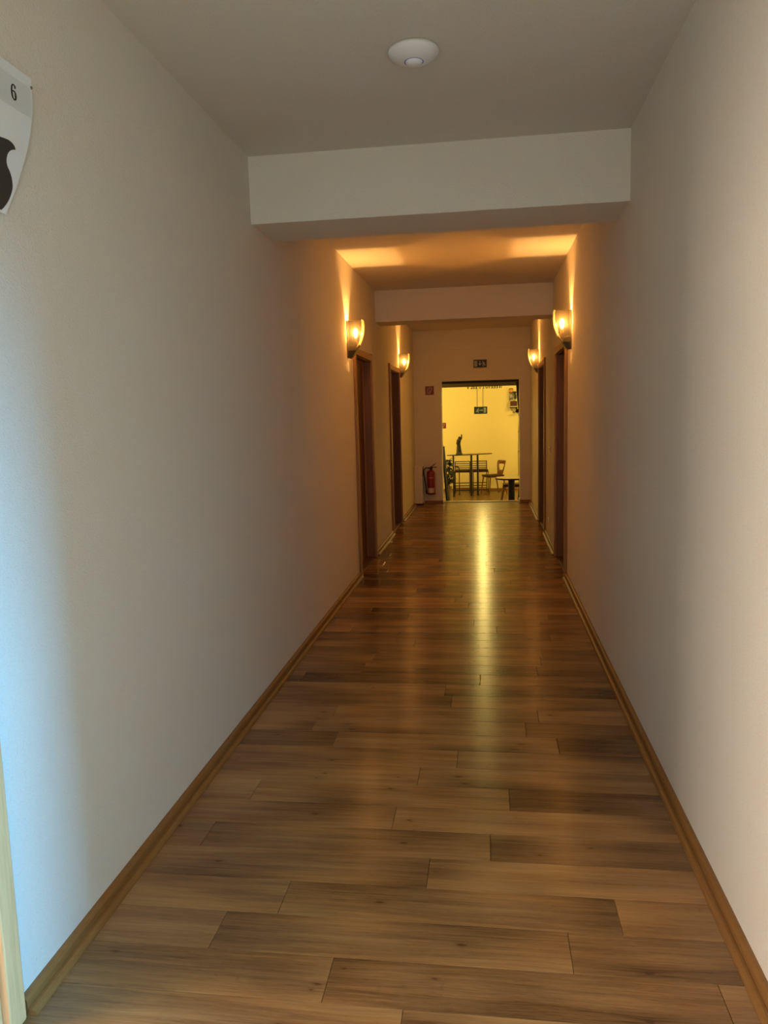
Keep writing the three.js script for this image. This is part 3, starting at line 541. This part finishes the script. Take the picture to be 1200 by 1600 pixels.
// round pedestal table by the steps, and a stool behind it
{
  const o = thing('pedestal_table', 'round table with a pale top on a thick black column', 'table', [0.447, RF, -14.95]);
  mesh('table_top', lathe([[0.0001, 0.77], [0.312, 0.77], [0.32, 0.765], [0.322, 0.755], [0.32, 0.742], [0.31, 0.735], [0.0001, 0.735]], 8).rotateY(0.3), new THREE.MeshStandardMaterial({ color: rgb([0.5, 0.38, 0.2]), roughness: 0.2 }), o);
  mesh('edge_band', lathe([[0.3215, 0.764], [0.325, 0.760], [0.325, 0.740], [0.3215, 0.737]], 8).rotateY(0.3), M.dark, o);
  mesh('column', lathe([[0.0001, 0.02], [0.062, 0.02], [0.062, 0.7], [0.09, 0.735], [0.0001, 0.735]], 28), M.black, o);
  mesh('foot_plate', lathe([[0.0001, 0.026], [0.2, 0.02], [0.205, 0.012], [0.205, 0]], 36), M.black, o);
}
{
  const o = thing('wooden_stool', 'dark wooden stool with splayed legs behind the round table', 'stool', [0.50, RF, -16.5]);
  mesh('seat', box(-0.19, 0.19, 0.455, 0.505, -0.17, 0.17, 0.018, 3), M.cushion, o);
  for (const sz of [0.13, -0.155]) mesh('seat_rail', box(-0.185, 0.185, 0.43, 0.454, sz, sz + 0.025, 0.004), M.chairWood, o);
  for (const sx of [-1, 1]) for (const sz of [-1, 1]) mesh('leg', bar([sx * 0.245, 0, sz * 0.2], [sx * 0.165, 0.45, sz * 0.14], 0.014, 10, 0.024), M.chairWood, o);
}
// dark sandwich board just inside the opening on the left
{
  const o = thing('sandwich_board', 'dark folding board standing at the left edge of the opening', 'sign board', [-0.865, RF, -14.62]);
  for (const s of [1, -1]) {
    const p = mesh('panel', box(-0.012, 0.012, 0.03, 1.40, -0.3, 0.3, 0.004), M.matte, o); p.rotation.z = s * 0.072; p.position.x = s * 0.115;
    mesh('edge_strip', merge([box(0.0125, 0.0165, 0.03, 1.40, 0.27, 0.3, 0.001), box(0.0125, 0.0165, 0.03, 1.40, -0.3, -0.27, 0.001)]), M.matte, p).rotation.y = s > 0 ? 0 : Math.PI;
  }
  mesh('hinge', bar([0, 1.41, -0.28], [0, 1.41, 0.28], 0.012), M.dark, o);
}
// potted plant
{
  const o = thing('potted_plant', 'bushy dark green plant in a slim pale pot left of the tall table', 'plant', [-0.895, RF, -17.4]);
  mesh('pot', lathe([[0.0001, 0.0], [0.06, 0], [0.066, 0.01], [0.075, 0.36], [0.08, 0.375], [0.072, 0.375], [0.068, 0.34], [0.0001, 0.33]], 28), new THREE.MeshStandardMaterial({ color: rgb([0.30, 0.23, 0.13]), roughness: 0.5 }), o);
  const r = rng(19);
  for (const [x, z, h] of [[0.01, 0.02, 0.98], [-0.02, -0.01, 0.86], [0.03, -0.02, 0.72]]) mesh('stem', tube([[x * 0.6, 0.33, z], [x, 0.33 + h * 0.2, z], [x * 2, h * 0.75, z * 1.5], [x * 3, h, z * 2]], 0.007, 20, 6), M.chairWood, o);
  for (let k = 0; k < 130; k++) {
    const t = r(), y = 0.42 + 0.56 * t, a = r() * 6.283, len = 0.10 + 0.10 * r(), wd = 0.016 + 0.014 * r(), droop = 0.3 + r() * 0.9, lift = 0.9 - 1.0 * r();
    const g = new THREE.BufferGeometry(), P = [], I = [], N = 5;
    for (let i = 0; i <= N; i++) { const u = i / N, ww = wd * Math.sin(Math.PI * Math.min(1, 0.12 + u * 0.88)), xx = len * u, yy = len * (lift * u - droop * u * u); P.push(xx, yy + ww * 0.35, -ww, xx, yy, 0, xx, yy + ww * 0.35, ww); }
    for (let i = 0; i < N; i++) { const b = i * 3; I.push(b, b + 1, b + 3, b + 1, b + 4, b + 3, b + 1, b + 2, b + 4, b + 2, b + 5, b + 4); }
    g.setAttribute('position', new THREE.Float32BufferAttribute(P, 3)); g.setIndex(I); g.computeVertexNormals(); g.rotateY(a);
    const bx = (r() - 0.5) * 0.07 + 0.04 * (1 - t), bz = (r() - 0.5) * 0.07; g.translate(bx, y, bz);
    mesh('leaf', flat(g), M.leafGreen[Math.floor(r() * 3)], o);
  }
}
// fittings on the yellow wall at the right
{
  const Z = ZFAR;
  let o = thing('alarm_beacon', 'small orange lamp topmost among the fittings on the yellow wall', 'beacon', [0.60, 2.10, Z]);
  mesh('base', box(-0.045, 0.045, -0.06, 0.06, 0, 0.025, 0.004), M.cushion, o); mesh('lens', lathe([[0.0001, 0.08], [0.03, 0.07], [0.046, 0.03], [0.05, 0.0]], 20).rotateX(Math.PI / 2).translate(0, 0, 0.025), new THREE.MeshStandardMaterial({ color: rgb([0.75, 0.32, 0.05]), roughness: 0.3 }), o);
  o = thing('security_camera', 'black dome camera beside the orange lamp on the yellow wall', 'camera', [0.693, 2.05, Z]);
  mesh('mount', box(-0.04, 0.04, -0.01, 0.03, 0, 0.06, 0.006, 2), M.black, o); mesh('dome', new THREE.SphereGeometry(0.036, 20, 14).translate(0, -0.015, 0.06), M.black, o);
  o = thing('control_box', 'small grey control box above the red box on the yellow wall', 'box', [0.603, 1.955, Z]);
  mesh('housing', box(-0.045, 0.045, -0.07, 0.07, 0, 0.06, 0.006, 2), new THREE.MeshStandardMaterial({ color: rgb([0.12, 0.11, 0.08]), roughness: 0.5 }), o); mesh('front_panel', box(-0.03, 0.03, -0.03, 0.05, 0.06, 0.064, 0.002), M.steel, o); mesh('cable_stub', bar([-0.03, -0.07, 0.03], [-0.035, -0.11, 0.02], 0.008), M.black, o);
  o = thing('intercom', 'narrow black intercom beside the grey control box', 'intercom', [0.71, 1.945, Z]);
  mesh('housing', box(-0.03, 0.03, -0.055, 0.055, 0, 0.045, 0.02, 3), M.black, o); mesh('cable', tube([[0, -0.05, 0.02], [-0.02, -0.09, 0.03], [-0.04, -0.1, 0.03], [-0.052, -0.085, 0.02]], 0.005, 24, 6), M.black, o);
  o = thing('red_box', 'dark red box on a pale shelf on the yellow wall', 'box', [0.663, 1.708, Z + 0.07]);
  mesh('body', box(-0.085, 0.085, 0, 0.115, -0.06, 0.05, 0.005, 2), new THREE.MeshStandardMaterial({ color: rgb([0.06, 0.004, 0.004]), roughness: 0.45 }), o); mesh('lid', box(-0.088, 0.088, 0.115, 0.128, -0.062, 0.053, 0.004), M.cushion, o);
  o = thing('wall_shelf', 'small pale shelf under the dark red box', 'shelf', [0.66, 1.68, Z]);
  mesh('board', box(-0.1, 0.1, 0.012, 0.027, 0, 0.15, 0.003), M.white, o); mesh('bracket', merge([box(-0.1, 0.1, -0.004, 0.011, 0.002, 0.14, 0.002)]), M.dark, o);
  o = thing('spotlight', 'black spotlight lowest among the fittings on the yellow wall', 'spotlight', [0.735, 1.60, Z]);
  mesh('arm', merge([bar([0, 0.06, 0], [0, 0.04, 0.08], 0.012), box(-0.02, 0.02, 0.03, 0.075, 0, 0.012, 0.002)]), M.black, o); mesh('lamp_head', lathe([[0.0001, -0.06], [0.03, -0.055], [0.042, 0.0], [0.05, 0.05], [0.044, 0.05], [0.03, 0.0], [0.0001, -0.01]], 22).rotateX(1.9).translate(0.02, 0.0, 0.1), M.black, o);
  mesh('barn_door', box(-0.09, -0.03, -0.075, -0.06, 0.08, 0.14, 0.002).rotateZ(-0.25), M.black, o);
  o = thing('hanging_cable', 'thin dark cable running down the right of the yellow wall', 'cable', [0.785, RF + 0.1, Z]);
  mesh('cable', tube([[-0.20, 2.04, 0.012], [-0.19, 1.98, 0.014], [-0.13, 1.93, 0.02], [-0.05, 1.90, 0.02], [0, 1.86, 0.012], [0.006, 1.4, 0.01], [-0.004, 0.9, 0.01], [0.004, 0.0, 0.01]], 0.006, 80, 6), M.dark, o);
  mesh('clip', merge([1.4, 0.9].map((y) => box(-0.012, 0.016, y - 0.008, y + 0.008, 0, 0.018, 0.002))), M.black, o);
}
// drawn drape at the right edge of the opening
{
  const o = thing('drape', 'dark brown drape gathered at the right edge of the opening', 'curtain', [0.66, 0, -14.02]);
  const P = [], I = [], NX = 40, NY = 24;
  for (let j = 0; j <= NY; j++) { const y = RF + 0.03 + (2.16 - RF) * j / NY, tie = Math.exp(-(((y - 0.9) / 0.75) ** 2)), l = -0.16 + 0.115 * tie, rgt = 0.2 - 0.05 * tie; for (let i = 0; i <= NX; i++) { const u = i / NX; P.push(l + (rgt - l) * u, y, 0.028 * Math.sin(u * 34) + 0.008 * Math.sin(u * 71 + y)); } }
  for (let j = 0; j < NY; j++) for (let i = 0; i < NX; i++) { const a = j * (NX + 1) + i; I.push(a, a + 1, a + NX + 1, a + 1, a + NX + 2, a + NX + 1); }
  const g = new THREE.BufferGeometry(); g.setAttribute('position', new THREE.Float32BufferAttribute(P, 3)); g.setIndex(I); g.computeVertexNormals();
  mesh('cloth', flat(g), new THREE.MeshStandardMaterial({ color: rgb([0.06, 0.033, 0.016]), roughness: 0.9, side: THREE.DoubleSide }), o);
  mesh('curtain_rail', bar([-0.2, 2.2, 0], [0.24, 2.2, 0], 0.014), M.dark, o);
}

renderer.render(scene, camera);
